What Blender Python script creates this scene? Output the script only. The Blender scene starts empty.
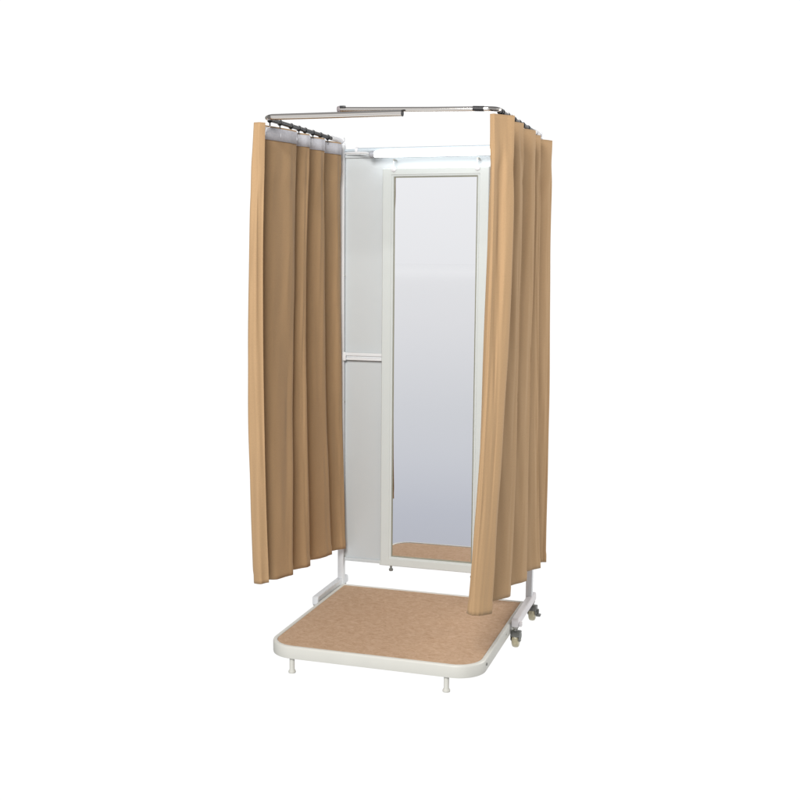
import bpy, bmesh, math, random
from math import sin, cos, pi, radians, sqrt, exp
from mathutils import Vector, Matrix, noise
random.seed(4)
S = bpy.context.scene
C = S.collection

# ---------------------------------------------------------------- camera
cam_d = bpy.data.cameras.new('camera'); cam = bpy.data.objects.new('camera', cam_d); C.objects.link(cam)
yaw, pitch, roll = .2994, -.1214, .0082
fw = Vector((-sin(yaw)*cos(pitch), cos(yaw)*cos(pitch), sin(pitch)))
r0 = Vector((cos(yaw), sin(yaw), 0)); u0 = r0.cross(fw)
rr = r0*cos(roll) + u0*sin(roll); uu = -r0*sin(roll) + u0*cos(roll)
cam.matrix_world = Matrix.Translation((1.3783, -4.9905, 1.662)) @ Matrix((rr, uu, -fw)).transposed().to_4x4()
cam_d.sensor_width = 36; cam_d.lens = 36*1124.69/800; cam_d.clip_end = 6000; cam_d.clip_start = .05
S.camera = cam

# ---------------------------------------------------------------- studio surroundings (white behind, grey room in front)
w = bpy.data.worlds.new('World'); S.world = w; w.use_nodes = True
nt = w.node_tree; N = nt.nodes; L = nt.links; N.clear()
out = N.new('ShaderNodeOutputWorld'); bg = N.new('ShaderNodeBackground'); L.new(bg.outputs[0], out.inputs[0])
tc = N.new('ShaderNodeTexCoord'); sp = N.new('ShaderNodeSeparateXYZ'); L.new(tc.outputs['Generated'], sp.inputs[0])
def ramp(stops, src, lo, hi):
    m = N.new('ShaderNodeMapRange'); m.inputs[1].default_value = lo; m.inputs[2].default_value = hi; L.new(src, m.inputs[0])
    r = N.new('ShaderNodeValToRGB'); L.new(m.outputs[0], r.inputs[0])
    e = r.color_ramp.elements
    while len(e) < len(stops): e.new(.5)
    for el, (p, c) in zip(e, stops):
        el.position = (p-lo)/(hi-lo); el.color = (*c, 1)
    return r.outputs[0]
front = ramp([(-1, (.8, .8, .8)), (-.5, (.7, .7, .7)), (-.33, (.40, .41, .455)), (-.22, (.475, .49, .55)), (-.136, (.62, .63, .665)), (-.05, (.735, .735, .757)), (-.017, (.765, .765, .783)), (-.0001, (.884, .884, .90)), (.0, (.80, .80, .82)),
              (.10, (.86, .86, .88)), (.3, (.7, .7, .7)), (.55, (.4, .4, .4)), (1, (.25, .25, .26))], sp.outputs[2], -1, 1)
back = ramp([(-1, (.8, .8, .8)), (-.6, (1, 1, 1)), (.45, (1, 1, 1)), (.62, (.26, .26, .28)), (1, (.25, .25, .27))], sp.outputs[2], -1, 1)
my_ = N.new('ShaderNodeMapRange'); my_.inputs[1].default_value = -.12; my_.inputs[2].default_value = .02; L.new(sp.outputs[1], my_.inputs[0])
mx = N.new('ShaderNodeMix'); mx.data_type = 'RGBA'; L.new(my_.outputs[0], mx.inputs[0]); L.new(front, mx.inputs[6]); L.new(back, mx.inputs[7])
side = ramp([(-1, (.26,)*3), (-.74, (.26,)*3), (-.64, (1,)*3), (.06, (1,)*3), (.30, (.52,)*3), (1, (.48,)*3)], sp.outputs[0], -1, 1)
ml = N.new('ShaderNodeMix'); ml.data_type = 'RGBA'; ml.blend_type = 'MULTIPLY'; ml.inputs[0].default_value = 1; L.new(mx.outputs[2], ml.inputs[6]); L.new(side, ml.inputs[7])
L.new(ml.outputs[2], bg.inputs[0]); bg.inputs[1].default_value = 1.06

def area(name, loc, target, size, power, col=(1, 1, 1)):
    d = bpy.data.lights.new(name, 'AREA'); d.shape = 'RECTANGLE'; d.size = size[0]; d.size_y = size[1]; d.energy = power; d.color = col
    o = bpy.data.objects.new(name, d); C.objects.link(o); o.location = loc
    o.rotation_euler = (Vector(target)-Vector(loc)).to_track_quat('-Z', 'Y').to_euler()
    return o
area('softbox_light', (.45, -5.0, 3.6), (0, -.3, 1.0), (1.5, 1.8), 265, (1, .985, .96))
area('added_side_light', (3.3, 1.5, 1.7), (.5, -.4, 1.3), (1.0, 1.8), 75, (1, .985, .96))  # unseen side light, added to brighten the right curtain's fold crests
S.view_settings.view_transform = 'Standard'; S.view_settings.look = 'None'; S.view_settings.exposure = 0; S.view_settings.gamma = 1

# ---------------------------------------------------------------- materials
def mat(name, col, rough=.5, metal=0, spec=.5, noise_amt=0, noise_scale=40, bump=0, bump_scale=200, sheen=0, coat=0):
    m = bpy.data.materials.new(name); m.use_nodes = True
    n = m.node_tree.nodes; l = m.node_tree.links; p = n['Principled BSDF']
    p.inputs['Base Color'].default_value = (*col, 1); p.inputs['Roughness'].default_value = rough; p.inputs['Metallic'].default_value = metal
    p.inputs['Specular IOR Level'].default_value = spec; p.inputs['Sheen Weight'].default_value = sheen; p.inputs['Coat Weight'].default_value = coat
    t = n.new('ShaderNodeTexCoord')
    if noise_amt:
        x = n.new('ShaderNodeTexNoise'); x.inputs['Scale'].default_value = noise_scale; x.inputs['Detail'].default_value = 6; l.new(t.outputs['Object'], x.inputs['Vector'])
        r = n.new('ShaderNodeValToRGB'); l.new(x.outputs[0], r.inputs[0])
        r.color_ramp.elements[0].position = .3; r.color_ramp.elements[1].position = .7
        r.color_ramp.elements[0].color = (*[c*(1-noise_amt) for c in col], 1); r.color_ramp.elements[1].color = (*[min(1, c*(1+noise_amt)) for c in col], 1)
        l.new(r.outputs[0], p.inputs['Base Color'])
    if bump:
        x = n.new('ShaderNodeTexNoise'); x.inputs['Scale'].default_value = bump_scale; x.inputs['Detail'].default_value = 4; l.new(t.outputs['Object'], x.inputs['Vector'])
        b = n.new('ShaderNodeBump'); b.inputs['Strength'].default_value = bump; b.inputs['Distance'].default_value = .002
        l.new(x.outputs[0], b.inputs['Height']); l.new(b.outputs[0], p.inputs['Normal'])
    return m
WHITE = mat('white_powder_coat', (.76, .78, .80), .38, noise_amt=.015, noise_scale=9, bump=.06, bump_scale=500)
WARM = mat('ivory_powder_coat', (.655, .65, .60), .42, noise_amt=.02, noise_scale=9, bump=.08, bump_scale=500)
PINKW = mat('painted_foot_steel', (.80, .775, .785), .42, noise_amt=.02, noise_scale=12, bump=.06, bump_scale=500)
PANEL = mat('panel_paint', (.575, .61, .625), .5, noise_amt=.012, noise_scale=6, bump=.05, bump_scale=300)
MFRAME = mat('mirror_frame_paint', (.62, .66, .65), .45, noise_amt=.012, noise_scale=9)
CHROME = mat('chrome', (.84, .80, .75), .12, 1)
DCHROME = mat('dark_track_metal', (.055, .055, .06), .3, .6)
BLACK = mat('black_plastic', (.02, .02, .022), .4)
DGREY = mat('dark_grey_plastic', (.19, .195, .185), .45)
WHEEL = mat('amber_polyurethane', (.60, .54, .36), .25, coat=.4, noise_amt=.1, noise_scale=60)
STEEL = mat('zinc_steel', (.45, .44, .40), .3, 1)
PLAST = mat('white_plastic', (.82, .83, .86), .35)
TAPE = mat('white_header_tape', (.60, .60, .645), .8, noise_amt=.08, noise_scale=120, bump=.3, bump_scale=400)
ZEDGE = mat('inner_edge_seal', (.27, .27, .20), .5)
PALE = mat('pale_blue_coat', (.56, .63, .68), .4, noise_amt=.015)

def fabric(name, col):
    m = bpy.data.materials.new(name); m.use_nodes = True
    n = m.node_tree.nodes; l = m.node_tree.links; p = n['Principled BSDF']
    p.inputs['Roughness'].default_value = .85; p.inputs['Specular IOR Level'].default_value = .2
    p.inputs['Sheen Weight'].default_value = .25; p.inputs['Sheen Roughness'].default_value = .4; p.inputs['Sheen Tint'].default_value = (1, .85, .68, 1)
    uv = n.new('ShaderNodeUVMap')
    mp = n.new('ShaderNodeMapping'); mp.inputs['Scale'].default_value = (1, .35, 1); l.new(uv.outputs[0], mp.inputs[0])
    x = n.new('ShaderNodeTexNoise'); x.inputs['Scale'].default_value = 420; x.inputs['Detail'].default_value = 5; l.new(mp.outputs[0], x.inputs['Vector'])
    y = n.new('ShaderNodeTexNoise'); y.inputs['Scale'].default_value = 5; y.inputs['Detail'].default_value = 4; l.new(uv.outputs[0], y.inputs['Vector'])
    mixn = n.new('ShaderNodeMath'); mixn.operation = 'MULTIPLY_ADD'; mixn.inputs[1].default_value = .65; l.new(x.outputs[0], mixn.inputs[0])
    s2 = n.new('ShaderNodeMath'); s2.operation = 'MULTIPLY'; s2.inputs[1].default_value = .35; l.new(y.outputs[0], s2.inputs[0]); l.new(s2.outputs[0], mixn.inputs[2])
    r = n.new('ShaderNodeValToRGB'); l.new(mixn.outputs[0], r.inputs[0]); e = r.color_ramp.elements
    e[0].position = .3; e[1].position = .7
    e[0].color = (*[c*.93 for c in col], 1); e[1].color = (*[c*1.06 for c in col], 1)
    l.new(r.outputs[0], p.inputs['Base Color'])
    b = n.new('ShaderNodeBump'); b.inputs['Strength'].default_value = .25; b.inputs['Distance'].default_value = .001; l.new(x.outputs[0], b.inputs['Height']); l.new(b.outputs[0], p.inputs['Normal'])
    return m
CLOTH = fabric('beige_curtain_cloth', (.455, .295, .16))

def carpet_mat():
    m = bpy.data.materials.new('brown_needlepunch_carpet'); m.use_nodes = True
    n = m.node_tree.nodes; l = m.node_tree.links; p = n['Principled BSDF']
    p.inputs['Roughness'].default_value = .95; p.inputs['Specular IOR Level'].default_value = .1
    t = n.new('ShaderNodeTexCoord')
    mp = n.new('ShaderNodeMapping'); mp.inputs['Scale'].default_value = (.6, .9, 1); mp.inputs['Rotation'].default_value = (0, 0, .5); l.new(t.outputs['Object'], mp.inputs[0])
    a = n.new('ShaderNodeTexNoise'); a.inputs['Scale'].default_value = 62; a.inputs['Detail'].default_value = 8; a.inputs['Roughness'].default_value = .7; a.inputs['Distortion'].default_value = 1.2; l.new(mp.outputs[0], a.inputs['Vector'])
    r = n.new('ShaderNodeValToRGB'); l.new(a.outputs[0], r.inputs[0]); e = r.color_ramp.elements
    e[0].position = .33; e[1].position = .68; e[0].color = (.44, .285, .175, 1); e[1].color = (.60, .425, .30, 1)
    l.new(r.outputs[0], p.inputs['Base Color'])
    b = n.new('ShaderNodeBump'); b.inputs['Strength'].default_value = .5; b.inputs['Distance'].default_value = .003; l.new(a.outputs[0], b.inputs['Height']); l.new(b.outputs[0], p.inputs['Normal'])
    return m
CARPET = carpet_mat()

GLASS = bpy.data.materials.new('silvered_mirror'); GLASS.use_nodes = True
p = GLASS.node_tree.nodes['Principled BSDF']; p.inputs['Metallic'].default_value = 1; p.inputs['Roughness'].default_value = .0; p.inputs['Base Color'].default_value = (.94, .945, .95, 1)

LAMP = bpy.data.materials.new('lit_fluorescent_tube'); LAMP.use_nodes = True
p = LAMP.node_tree.nodes['Principled BSDF']; p.inputs['Base Color'].default_value = (.9, .9, .9, 1)
p.inputs['Emission Color'].default_value = (.93, .97, 1, 1); p.inputs['Emission Strength'].default_value = 4.2

# added floor, nearly transparent so the white world shows through almost without shadows
FLOOR = bpy.data.materials.new('added_clear_floor'); FLOOR.use_nodes = True
n = FLOOR.node_tree.nodes; l = FLOOR.node_tree.links; n.clear()
o_ = n.new('ShaderNodeOutputMaterial'); mi = n.new('ShaderNodeMixShader'); tr = n.new('ShaderNodeBsdfTransparent'); df = n.new('ShaderNodeBsdfDiffuse')
df.inputs[0].default_value = (.9, .9, .9, 1); nz = n.new('ShaderNodeTexNoise'); nz.inputs['Scale'].default_value = 3
mr = n.new('ShaderNodeMapRange'); mr.inputs[3].default_value = .03; mr.inputs[4].default_value = .04; l.new(nz.outputs[0], mr.inputs[0])
l.new(mr.outputs[0], mi.inputs[0]); l.new(tr.outputs[0], mi.inputs[1]); l.new(df.outputs[0], mi.inputs[2]); l.new(mi.outputs[0], o_.inputs[0])

# ---------------------------------------------------------------- mesh helpers
def box(bm, x0, x1, y0, y1, z0, z1, bev=.002, seg=2):
    M = Matrix.Translation(((x0+x1)/2, (y0+y1)/2, (z0+z1)/2)) @ Matrix.Diagonal((x1-x0, y1-y0, z1-z0, 1))
    r = bmesh.ops.create_cube(bm, size=1, matrix=M)
    if bev:
        es = {e for v in r['verts'] for e in v.link_edges}
        bmesh.ops.bevel(bm, geom=list(es), offset=bev, segments=seg, affect='EDGES', profile=.6)
def tube(bm, pts, r, n=16, caps=True):
    pts = [Vector(q) for q in pts]; rings = []
    rad = r if isinstance(r, (list, tuple)) else [r]*len(pts)
    T0 = (pts[1]-pts[0]).normalized(); nrm = T0.orthogonal().normalized()
    for i, q in enumerate(pts):
        T = (pts[min(i+1, len(pts)-1)]-pts[max(i-1, 0)]).normalized()
        nrm = (nrm - T*nrm.dot(T)).normalized(); bn = T.cross(nrm)
        rings.append([bm.verts.new(q + (nrm*cos(2*pi*k/n)+bn*sin(2*pi*k/n))*rad[i]) for k in range(n)])
    for a, b in zip(rings, rings[1:]):
        for k in range(n): bm.faces.new((a[k], a[(k+1) % n], b[(k+1) % n], b[k]))
    if caps: bm.faces.new(list(reversed(rings[0]))); bm.faces.new(rings[-1])
def torus(bm, c, axis, R, r, n=20, m=8):
    A = Vector(axis).normalized(); u = A.orthogonal().normalized(); v = A.cross(u); rings = []
    for i in range(n):
        a = 2*pi*i/n; d = u*cos(a)+v*sin(a)
        rings.append([bm.verts.new(Vector(c)+d*(R+r*cos(2*pi*k/m))+A*r*sin(2*pi*k/m)) for k in range(m)])
    for i in range(n):
        a, b = rings[i], rings[(i+1) % n]
        for k in range(m): bm.faces.new((a[k], a[(k+1) % m], b[(k+1) % m], b[k]))
def prism(bm, outline, z0, z1, bev=0, seg=3):
    lo = [bm.verts.new((x, y, z0)) for x, y in outline]; hi = [bm.verts.new((x, y, z1)) for x, y in outline]
    k = len(outline)
    for i in range(k): bm.faces.new((lo[i], lo[(i+1) % k], hi[(i+1) % k], hi[i]))
    t = bm.faces.new(hi); b = bm.faces.new(list(reversed(lo)))
    if bev: bmesh.ops.bevel(bm, geom=list(t.edges)+list(b.edges), offset=bev, segments=seg, affect='EDGES')
def link(name, bm, m, parent=None, smooth=True, angle=35):
    bmesh.ops.recalc_face_normals(bm, faces=bm.faces[:])
    me = bpy.data.meshes.new(name); bm.to_mesh(me); bm.free(); me.materials.append(m)
    o = bpy.data.objects.new(name, me); C.objects.link(o)
    if smooth:
        for f in me.polygons: f.use_smooth = True
        me.set_sharp_from_angle(angle=radians(angle))
    if parent:
        o.parent = parent
        P = parent; off = Vector()
        while P: off += P.location; P = P.parent
        for v in me.vertices: v.co -= off
    return o
def thing(name, label, cat, loc=(0, 0, 0), group=None):
    o = bpy.data.objects.new(name, None); C.objects.link(o); o.location = loc; o.empty_display_size = .1
    o['label'] = label; o['category'] = cat
    if group: o['group'] = group
    return o
B = bmesh.new

# ---------------------------------------------------------------- floor
bm = B(); bm.faces.new([bm.verts.new(q) for q in ((-2500, -2500, -.0005), (2500, -2500, -.0005), (2500, 2500, -.0005), (-2500, 2500, -.0005))]); fl = link('floor', bm, FLOOR, smooth=False); fl['kind'] = 'structure'

# ---------------------------------------------------------------- booth frame
PX = .463; HR = 2.228; D = .917
fr = thing('booth_frame', 'white steel changing booth stand with cross feet on casters, back panels and chrome curtain rail', 'booth frame', (0, .03, 0))
for s in (-1, 1):
    bm = B(); box(bm, s*PX-.0145, s*PX+.0145, .015, .047, .105, 2.20, .004, 3)
    po = link('post', bm, WHITE, fr)
    bm = B(); tube(bm, [(s*PX, .031, 2.2005), (s*PX, .031, 2.207), (s*PX, .031, 2.213), (s*PX, .031, 2.216)], [.015, .0155, .012, .004]); link('post_cap', bm, PLAST, po)
    for z in (.245, .30, 1.0, 1.6):
        bm = B(); tube(bm, [(s*(PX-.0145), .031, z), (s*(PX-.0165), .031, z)], .004, 10); link('screw', bm, STEEL, po)
    # cross foot: channel with rounded upper rear corner
    fy = -.332 if s > 0 else -.306
    pts = [(fy, .097), (fy, .128), (fy+.006, .135), (.088, .137), (.100, .133), (.106, .122), (.106, .097)]
    bm = B(); xs = (s*.4545, s*.483); A = [bm.verts.new((xs[0], y, z)) for y, z in pts]; Bv = [bm.verts.new((xs[1], y, z)) for y, z in pts]
    for i in range(len(pts)): bm.faces.new((A[i], A[(i+1) % len(pts)], Bv[(i+1) % len(pts)], Bv[i]))
    bm.faces.new(A); bm.faces.new(list(reversed(Bv)))
    bmesh.ops.bevel(bm, geom=bm.edges[:], offset=.0025, segments=2, affect='EDGES')
    cf = link('cross_foot', bm, PINKW if s > 0 else WHITE, fr)
    if s > 0: bm = B(); box(bm, .4835, .496, -.318, -.296, .097, .116, .003); link('foot_tab', bm, PINKW, cf)
    for yc in (-.315 if s > 0 else -.285, .075):
        cx = s*.470; RW = .0355; wy = yc+.012
        ct = B(); tube(ct, [(cx, yc, .0965), (cx, yc, .078)], [.010, .010], 14)
        box(ct, cx-.012, cx+.012, yc-.014, yc+.014, .090, .0965, .002)
        ca = link('caster', ct, STEEL, fr)
        bm = B()
        tube(bm, [(cx-.0155, wy, RW), (cx-.0145, wy, RW), (cx-.011, wy, RW), (cx-.004, wy, RW), (cx+.004, wy, RW), (cx+.011, wy, RW), (cx+.0145, wy, RW), (cx+.0155, wy, RW)],
             [.022, .029, .0335, RW, RW, .0335, .029, .022], 40); link('wheel', bm, WHEEL, ca)
        bm = B()       # fork cheeks and hood over the wheel
        for xo0, xo1 in ((cx-.0195, cx-.0165), (cx+.0165, cx+.0195)):
            pp = [(wy+.030*cos(a), RW+.006+.032*sin(a)) for a in [radians(t_) for t_ in range(0, 181, 15)]] + [(wy-.009, RW-.008), (wy+.009, RW-.008)]
            a_ = [bm.verts.new((xo0, y, z)) for y, z in pp]; b_ = [bm.verts.new((xo1, y, z)) for y, z in pp]; k = len(a_)
            for i in range(k): bm.faces.new((a_[i], a_[(i+1) % k], b_[(i+1) % k], b_[i]))
            bm.faces.new(a_); bm.faces.new(list(reversed(b_)))
        angs = [radians(t_) for t_ in range(45, 151, 8)]
        rows = [[bm.verts.new((x, wy+.0405*cos(a), RW+.0405*sin(a))) for x in (cx-.0195, cx+.0195)] for a in angs]
        rin = [[bm.verts.new((x, wy+.0372*cos(a), RW+.0372*sin(a))) for x in (cx-.0195, cx+.0195)] for a in angs]
        for i in range(len(rows)-1):
            bm.faces.new((rows[i][0], rows[i][1], rows[i+1][1], rows[i+1][0])); bm.faces.new((rin[i][0], rin[i+1][0], rin[i+1][1], rin[i][1]))
            for q in (0, 1): bm.faces.new((rows[i][q], rows[i+1][q], rin[i+1][q], rin[i][q]))
        bm.faces.new((rows[0][0], rin[0][0], rin[0][1], rows[0][1])); bm.faces.new((rows[-1][0], rows[-1][1], rin[-1][1], rin[-1][0]))
        link('caster_hood', bm, DGREY, ca)
        bm = B(); tube(bm, [(cx-.022, wy, RW), (cx+.022, wy, RW)], .007, 14); link('axle', bm, STEEL, ca)
        if yc > 0:
            bm = B(); box(bm, cx+.020, cx+.040, wy-.020, wy+.008, .026, .035, .003); box(bm, cx+.0205, cx+.030, wy-.004, wy+.010, .034, .056, .003); link('brake_pedal', bm, DGREY, ca)

# back panels (two sheets side by side, folded edges)
bm = B(); box(bm, -.4475, .4475, .034, .052, .224, 2.159, .003)
bp = link('back_panel', bm, PANEL, fr)
for z0, z1 in ((.2235, .240), (2.143, 2.1595)):
    bm = B(); box(bm, -.4475, .4475, .026, .0335, z0, z1, .002); link('panel_hem', bm, PANEL, bp)
# mid rail: channel with a groove
bm = B(); box(bm, -.447, .447, .012, .0255, 1.203, 1.215, .002); box(bm, -.447, .447, .012, .0255, 1.223, 1.238, .002); box(bm, -.446, .446, .019, .0258, 1.2155, 1.2225, 0)
mr_ = link('mid_rail', bm, WHITE, fr)
for s in (-1, 1):
    bm = B(); box(bm, s*.443-.009, s*.443+.009, .0045, .0115, 1.200, 1.241, .003); link('rail_bracket', bm, WHITE, mr_)
# telescopic crossbar
bm = B(); tube(bm, [(-.449, .031, 2.178), (-.385, .031, 2.178)], .0065, 16); tube(bm, [(-.384, .031, 2.178), (.449, .031, 2.178)], .011, 20)
cb = link('crossbar', bm, PALE, fr)
bm = B(); tube(bm, [(-.398, .031, 2.178), (-.396, .031, 2.178), (-.384, .031, 2.178), (-.382, .031, 2.178)], [.011, .0145, .0145, .011], 20); link('collar', bm, PLAST, cb)

# chrome curtain rail: two halves telescoping at the front
def corner_path(s, yf, z, xend, yr):
    R = .045; pts = [(s*PX, yr, z)]
    pts += [(s*PX, yf+R+.0001, z)]
    for k in range(1, 9):
        a = pi/2*k/9; pts.append((s*(PX-R+R*cos(a)), yf+R-R*sin(a), z))
    pts += [(s*(PX-R), yf, z), (xend, yf, z)]
    return pts
yfL, yfR = -.862, -.846
def half(s, yf, zr, zf, xend):
    pts = corner_path(s, yf, zr, xend, .01)
    pts = [(x, y, zr if abs(x) > PX-.046 else zf) for x, y, z in pts[:-1]] + [(xend, yf, zf)]
    return pts
bm = B(); hp = half(-1, yfL, 2.221, 2.220, .102); tube(bm, hp, [.0085, .0085]+[.0085+.004*k/9 for k in range(1, 9)]+[.0118]*(len(hp)-10), 20); rl = link('curtain_rail', bm, CHROME, fr)
bm = B(); tube(bm, [(.1022, yfL, 2.220), (.106, yfL, 2.220)], .0127, 16); link('rail_end_cap', bm, BLACK, rl)
ptsR = [(PX, .01, 2.224)] + [q for q in corner_path(1, yfR, 2.228, 0, .01)[1:-1]] + [(.2, yfR, 2.233), (-.02, yfR, 2.2395), (-.155, yfR+.004, 2.2445)]
bm = B(); tube(bm, ptsR, [.0085, .0085]+[.009]*(len(ptsR)-2), 20); rl2 = link('curtain_rail', bm, CHROME, fr)
bm = B(); tube(bm, [(-.1495, yfR+.0045, 2.2447), (-.1555, yfR+.0045, 2.245), (-.163, yfR+.0045, 2.245)], [.012, .0125, .010], 16); link('rail_end_cap', bm, mat('grey_end_cap', (.25, .22, .23), .4), rl2)
bm = B(); box(bm, -.150, -.128, yfR-.0085, yfR-.0035+.006, 2.2475, 2.2565, .002); link('rail_slot', bm, BLACK, rl2)
bm = B(); tube(bm, [(.372, yfR, 2.2300), (.414, yfR, 2.2282)], .0098, 16); link('rail_sleeve', bm, BLACK, rl2)
for s, rz, rlx in ((-1, 2.221, rl), (1, 2.226, rl2)):
    bm = B(); tube(bm, [(s*PX, -.805, rz-.001), (s*PX, -.12, rz-.001)], .0092, 18); link('rail_track', bm, DCHROME, rlx)
    bm = B(); tube(bm, [(s*PX, -.118, rz), (s*PX, -.112, rz), (s*PX, .012, rz)], [.009, .0115, .0115], 18)
    box(bm, s*PX-.013, s*PX+.013, .012, .034, 2.217, 2.238, .003); link('rail_socket', bm, PLAST, rlx)

# ---------------------------------------------------------------- platform
pf = thing('platform', 'low rounded step platform with brown carpet top and ivory rim in front of the mirror', 'platform', (0, -D/2, 0))
def outline(x0, x1, y0, y1, R, r2, n=14):
    o = [(x1, y1)] if r2 == 0 else [(x1-r2+r2*cos(a), y1-r2+r2*sin(a)) for a in [pi/2*k/4 for k in range(5)]]
    o += [(x0, y1)] if r2 == 0 else [(x0+r2-r2*sin(a), y1-r2+r2*cos(a)) for a in [pi/2*k/4 for k in range(5)]]
    o += [(x0+R-R*cos(a), y0+R-R*sin(a)) for a in [pi/2*k/n for k in range(n+1)]]
    o += [(x1-R+R*sin(a), y0+R-R*cos(a)) for a in [pi/2*k/n for k in range(n+1)]]
    return o
OX = .4505; ZT = .116
oo = outline(-OX, OX, -D, 0, .115, .006); ii = outline(-OX+.018, OX-.018, -D+.018, -.012, .099, .004)
prof = [(0, ZT-.050), (0, ZT-.006)] 
bm = B(); k = len(oo)
def lerp2(a, b, t): return (a[0]+(b[0]-a[0])*t, a[1]+(b[1]-a[1])*t)
layers = [(.30, ZT-.052), (.06, ZT-.051), (0.0, ZT-.046), (0.0, ZT-.007), (.09, ZT-.0025), (.30, ZT), (.75, ZT), (.93, ZT-.0012), (1.0, ZT-.004), (1.0, ZT-.03)]
rings = [[bm.verts.new((*lerp2(oo[i], ii[i], t), z)) for i in range(k)] for t, z in layers]
for a, b in zip(rings, rings[1:]+rings[:1]):
    for i in range(k): bm.faces.new((a[i], a[(i+1) % k], b[(i+1) % k], b[i]))
pfr = link('rim', bm, WARM, pf, angle=50)
bm = B(); ic = [lerp2(ii[i], (0, -D/2), .0012) for i in range(k)]; prism(bm, ic, ZT-.028, ZT-.0035, 0); link('carpet', bm, CARPET, pf, smooth=False)
bm = B(); prism(bm, [lerp2(ii[i], (0, -D/2), .004) for i in range(k)], ZT-.0465, ZT-.0285, 0); link('base_board', bm, mat('plywood', (.40, .30, .19), .7, noise_amt=.15), pf, smooth=False)
for x in (-.336, .314):
    for y in (-.897, -.14):
        bm = B(); tube(bm, [(x, y, ZT-.047), (x, y, .016), (x, y, .012)], [.0105, .0105, .012], 20)
        lg = link('leg', bm, WARM, pf)
        bm = B(); tube(bm, [(x, y, .0118), (x, y, .009), (x, y, .004), (x, y, .0004)], [.0115, .0145, .0155, .0145], 24); link('foot_pad', bm, WARM, lg)
for s in (-1, 1):
    for y in (-.80, -.42):
        bm = B(); tube(bm, [(s*(OX+.0002), y, ZT-.022), (s*(OX+.004), y, ZT-.022)], .0055, 12); link('bolt', bm, DGREY if y < -.6 else WARM, pf)

# ---------------------------------------------------------------- mirror
mo = thing('mirror', 'tall rectangular dressing mirror in pale grey metal frame hung on the back panel', 'mirror', (0, .0, .2286))
bm = B(); X, Z0, Z1 = .25, .2286, 2.090; iX, i0, i1 = .196, .274, 2.0515
y0, y1 = -.016, .0105
def frame_ring(bm, lay):
    rg = [[bm.verts.new((sx*x, y, z1 if top else z0)) for sx, top in ((-1, 0), (1, 0), (1, 1), (-1, 1))] for x, z0, z1, y in lay]
    for a, b in zip(rg, rg[1:]+rg[:1]):
        for i in range(4): bm.faces.new((a[i], a[(i+1) % 4], b[(i+1) % 4], b[i]))
frame_ring(bm, [(X, Z0, Z1, y1), (X, Z0, Z1, y0+.004), (X-.003, Z0+.003, Z1-.003, y0), (iX+.012, i0-.010, i1+.010, y0), (iX+.009, i0-.008, i1+.008, y0+.0025),
                (iX+.003, i0-.003, i1+.003, y0+.003), (iX+.0005, i0-.0005, i1+.0005, y0+.005), (iX, i0, i1, y1-.004), (iX+.01, i0-.01, i1+.01, y1)])
mf = link('mirror_frame', bm, MFRAME, mo, angle=25)
bm = B(); frame_ring(bm, [(iX-.0003, i0+.0003, i1-.0003, y0+.006), (iX-.004, i0+.004, i1-.004, y0+.007), (iX-.004, i0+.004, i1-.004, y0+.0105), (iX-.0003, i0+.0003, i1-.0003, y0+.0105)]); link('edge_seal', bm, ZEDGE, mf, smooth=False)
bm = B(); box(bm, -iX-.002, iX+.002, y0+.011, y0+.016, i0-.002, i1+.002, 0); mg = link('mirror_glass', bm, GLASS, mo, smooth=False); mg.rotation_euler = (0, 0, .008)
for s in (-1, 1):
    bm = B(); tube(bm, [(s*.196, -.0165, 2.086), (s*.196, -.020, 2.086), (s*.196, -.022, 2.086)], [.0125, .0125, .009], 24)
    box(bm, s*.196-.0015, s*.196+.0015, -.019, -.0175, 2.098, 2.125, 0); hc = link('hanging_clip', bm, PLAST, mo)
    bm = B(); tube(bm, [(s*.196, -.0195, 2.127), (s*.196, -.0165, 2.127), (s*.196, .0255, 2.127)], [.004, .005, .004], 10); link('hook_pin', bm, STEEL, hc)
    bm = B(); tube(bm, [(s*.199, -.004, .228), (s*.199, -.004, .216), (s*.199, -.004, .212), (s*.199, -.004, .203)], [.0055, .0055, .0105, .009], 14); link('mirror_foot', bm, DGREY, mo)
    bm = B(); box(bm, s*.2515-.012, s*.2515+.012, .011, .0255, .222, .245, .002); link('corner_bracket', bm, MFRAME, mo)

# ---------------------------------------------------------------- fluorescent lamp
lt = thing('fluorescent_lamp', 'lit white fluorescent lamp tube on brackets under the rear crossbar above the mirror', 'lamp', (0, -.03, 2.150))
bm = B(); tube(bm, [(-.283, -.03, 2.1525), (-.279, -.03, 2.1525), (.279, -.03, 2.1525), (.283, -.03, 2.1525)], [.012, .0145, .0145, .012], 24); link('lamp_tube', bm, LAMP, lt)
for s in (-1, 1):
    bm = B(); tube(bm, [(s*.2835, -.03, 2.1525), (s*.290, -.03, 2.1525), (s*.304, -.03, 2.1525), (s*.309, -.03, 2.1525)], [.0155, .0165, .0155, .010], 20)
    link('end_cap', bm, mat('grey_lamp_plastic', (.42, .44, .48), .4), lt)
    bm = B(); tube(bm, [(s*.304, -.03, 2.155), (s*.33, -.024, 2.161), (s*.37, -.006, 2.164), (s*.43, .010, 2.165), (s*.446, .022, 2.165)], .005, 12); tube(bm, [(s*.37, -.006, 2.164), (s*.372, .008, 2.166), (s*.374, .019, 2.172)], .004, 10); link('lamp_bracket', bm, WHITE, lt)

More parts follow.
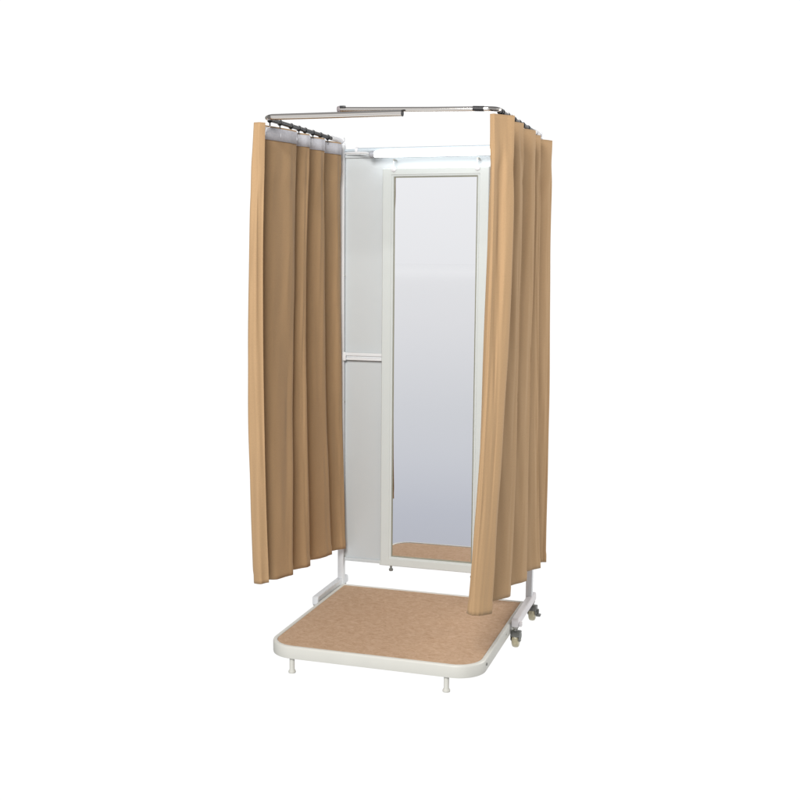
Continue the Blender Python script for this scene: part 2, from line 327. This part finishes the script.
# ---------------------------------------------------------------- curtains
def qlerp(a, b, c, t):     # t 0 top, .5 mid, 1 bottom
    return a*(2*(t-.5)*(t-1)) + b*(4*t*(1-t)) + c*(2*t*(t-.5))
def resample(P, n):
    d = [0]
    for a, b in zip(P, P[1:]): d.append(d[-1]+math.dist(a, b))
    out = []; j = 0
    for i in range(n):
        s = d[-1]*i/(n-1)
        while j < len(d)-2 and d[j+1] < s: j += 1
        t = (s-d[j])/max(1e-9, d[j+1]-d[j]); out.append((P[j][0]+(P[j+1][0]-P[j][0])*t, P[j][1]+(P[j+1][1]-P[j][1])*t))
    return out, d[-1]
def build_rows(top, mid, bot, zt, zb, nrow, seg_n, sig_t, sig_b, seed, sgn):
    rows = []; K = len(top)
    for r in range(nrow):
        t = r/(nrow-1)
        ctrl = [(qlerp(top[i][0], mid[i][0], bot[i][0], t), qlerp(top[i][1], mid[i][1], bot[i][1], t)) for i in range(K)]
        P = []
        for i in range(K-1):         # fixed sample count per panel keeps creases aligned down the cloth
            for j in range(seg_n): P.append((ctrl[i][0]+(ctrl[i+1][0]-ctrl[i][0])*j/seg_n, ctrl[i][1]+(ctrl[i+1][1]-ctrl[i][1])*j/seg_n))
        P.append(ctrl[-1])
        sig = sig_t+(sig_b-sig_t)*t
        n = len(P); hw = int(sig*3)+1; wts = [exp(-.5*(k/sig)**2) for k in range(-hw, hw+1)]
        Q = []
        for i in range(n):
            h = min(hw, i, n-1-i); ax = ay = aw = 0
            for k in range(-h, h+1):
                ww = wts[k+hw]; ax += P[i+k][0]*ww; ay += P[i+k][1]*ww; aw += ww
            Q.append((ax/aw, ay/aw))
        row = []
        for i, (x, y) in enumerate(Q):
            a = Q[max(0, i-1)]; b = Q[min(n-1, i+1)]; tx, ty = b[0]-a[0], b[1]-a[1]; ln = sqrt(tx*tx+ty*ty)+1e-9
            u = i/seg_n
            zz = zt[0]+(zt[1]-zt[0])*i/(n-1); zbb = zb[0]+(zb[1]-zb[0])*i/(n-1)
            z = zz+(zbb-zz)*t
            dtop = zz-z
            nz_ = noise.noise(Vector((u*.9, z*1.1, seed)))*.010*min(1, dtop*3) + noise.noise(Vector((u*2.3+dtop*1.6, z*3.1, seed+7)))*.0018*min(1, dtop*5)
            # swag folds hanging between the hooks just under the tape
            sw = exp(-((dtop-.16)/.10)**2)*.0032*noise.noise(Vector((u*1.1+9, dtop*9, seed+3)))*2
            # diagonal soft wrinkles lower down
            dg = .0028*sin((z*6.5+u*2.1)*2+seed)*max(0, noise.noise(Vector((u*1.1, z*.9, seed+11))))*min(1, dtop*2)
            hem = .0022*max(0, min(1, (zbb+.052-z)/.006))
            d = (nz_+sw+dg+hem)
            row.append((x+ty/ln*d, y-tx/ln*d, z))
        rows.append(row)
    return rows
def grid(name, rows, m, parent=None, thick=.0016, off=1):
    bm = B(); uvl = bm.loops.layers.uv.new('UVMap')
    V = [[bm.verts.new(q) for q in row] for row in rows]; ncol = len(rows[0])
    acc = [0]
    for i in range(1, ncol): acc.append(acc[-1]+math.dist(rows[0][i], rows[0][i-1]))
    for r in range(len(V)-1):
        for i in range(ncol-1):
            f = bm.faces.new((V[r][i], V[r][i+1], V[r+1][i+1], V[r+1][i]))
            for lp, (a, b) in zip(f.loops, ((r, i), (r, i+1), (r+1, i+1), (r+1, i))): lp[uvl].uv = (acc[b], rows[a][b][2])
    me = bpy.data.meshes.new(name); bm.to_mesh(me); bm.free(); me.materials.append(m)
    for f in me.polygons: f.use_smooth = True
    o = bpy.data.objects.new(name, me); C.objects.link(o)
    if parent: o.parent = parent
    md = o.modifiers.new('thickness', 'SOLIDIFY'); md.thickness = thick; md.offset = off
    return o

def hang(s, top, mid, bot, zt, zb, label, seed, hooks):
    nrow, sn = 110, 26
    rows = build_rows(top, mid, bot, zt, zb, nrow, sn, 1.8 if s > 0 else 2.2, 3.0 if s > 0 else 3.8, seed, s)
    cu = grid('curtain', rows, CLOTH)
    cu['label'] = label; cu['category'] = 'curtain'; cu['group'] = 'beige curtains of the changing booth'
    # double-folded bottom hem
    fine = rows[-4:]
    # header tape sewn on the inner face
    H_ = rows[:4]; ncol = len(rows[0])
    trow = []
    for k, dz in ((0, -.006), (1, -.03), (2, -.055)):
        r_ = []
        for i in range(ncol):
            j0, j1 = max(0, i-1), min(ncol-1, i+1)
            tx, ty = rows[1][j1][0]-rows[1][j0][0], rows[1][j1][1]-rows[1][j0][1]; ln = sqrt(tx*tx+ty*ty)+1e-9
            nx, ny = ty/ln, -tx/ln
            rr_ = min(3.0, -dz/((rows[0][i][2]-rows[1][i][2]))); a = int(min(2, rr_)); f = rr_-a
            x = rows[a][i][0]+(rows[a+1][i][0]-rows[a][i][0])*f; y = rows[a][i][1]+(rows[a+1][i][1]-rows[a][i][1])*f
            e = -s*.0028   # towards the inside of the booth
            r_.append((x+nx*e*tape_dir[s], y+ny*e*tape_dir[s], rows[0][i][2]+dz))
        trow.append(r_)
    grid('header_tape', trow, TAPE, cu, .0010, 0)
    # hooks with runners on the track
    rz = 2.221 if s < 0 else 2.226
    for y in hooks:
        best = min(range(ncol), key=lambda i: abs(rows[0][i][1]-y) + abs(rows[0][i][0]-s*PX)*.6)
        hx, hy, hz = rows[0][best]
        bm = B(); torus(bm, (s*PX, y, rz-.002), (0, 1, 0), .0100, .0026, 18, 8); tube(bm, [(s*PX, y, rz-.013), (s*PX, y, rz-.026)], .003, 8)
        rn = link('runner', bm, BLACK, cu)
        bm = B(); tube(bm, [(s*PX, y, rz-.024), (s*PX*.99+hx*.01, y, rz-.032), ((s*PX+hx)/2, (y+hy)/2, hz-.012), (hx-s*.004, hy, hz-.030), (hx-s*.0045, hy, hz-.040)], .0011, 8)
        link('hook', bm, PLAST, rn)
    return cu
tape_dir = {-1: 1, 1: 1}

# left: seen from inside. crest = bulge towards +x, valley = bulge outwards
def left_ctrl(cy, x0, xc, yfront, xv, end):
    P = [(xc-.008, yfront+.006), ((xc+x0)/2+.006, yfront-.014), (x0+.010, yfront-.006), (x0, yfront+.022), (x0+.012, yfront+.05)]
    ys = [yfront]+cy[1:]
    for i in range(len(ys)-1):
        g = ys[i+1]-ys[i]
        P += ([(xc-.035, ys[i]+.012), (xv, ys[i]+g*.20)] if i else [(xv+.01, ys[i]+.085)]) + [(xc-.030, ys[i]+g*.50), (xc-.006, ys[i]+g*.80), (xc, ys[i+1])]
    P += [(xv+.02, end)]
    return P
Lt = left_ctrl([-.869, -.575, -.43, -.253, -.044], -.500, -.440, -.885, -.497, .000)
Lm = left_ctrl([-.902, -.593, -.458, -.215, -.006], -.527, -.450, -.895, -.525, .004)
Lb = left_ctrl([-.857, -.657, -.451, -.181, -.002], -.517, -.433, -.888, -.530, .004)
hang(-1, Lt, Lm, Lb, (2.198, 2.206), (.362, .290), 'beige curtain hanging on the left side of the booth with its white header tape showing', 3.1,
     (-.80, -.70, -.585, -.50, -.43, -.34, -.25, -.16))

def right_ctrl(start, cr, xv, end, vf=.45):
    P = list(start)+[cr[0]]
    for i in range(len(cr)-1):
        (xa, ya), (xb, yb) = cr[i], cr[i+1]; g = yb-ya
        q = xv if i < len(cr)-2 else .494; P += [(xa-.046, ya+.010), (q, ya+g*.26), (xb-.058, ya+g*.55), (xb-.014, ya+g*.85), (xb, yb)]
    P += [end]
    return P
Rt = right_ctrl([(.450, -.785), (.436, -.825), (.440, -.862), (.458, -.872), (.474, -.846), (.496, -.820)], [(.522, -.80), (.511, -.57), (.514, -.33), (.503, -.15), (.518, .05)], .418, (.50, .085))
Rm = right_ctrl([(.456, -.81), (.441, -.855), (.443, -.890), (.460, -.900), (.478, -.872), (.498, -.862)], [(.516, -.83), (.514, -.57), (.518, -.33), (.511, -.13), (.525, .06)], .405, (.50, .11))
Rb = right_ctrl([(.430, -.86), (.407, -.910), (.409, -.948), (.428, -.962), (.448, -.945), (.470, -.925)], [(.485, -.89), (.503, -.60), (.512, -.32), (.529, -.05), (.525, .10)], .40, (.50, .14))
hang(1, Rt, Rm, Rb, (2.207, 2.203), (.346, .280), 'beige curtain hanging on the right side of the booth in front of the casters', 8.6,
     (-.79, -.76, -.66, -.60, -.54, -.44, -.36, -.25, -.08, .0))
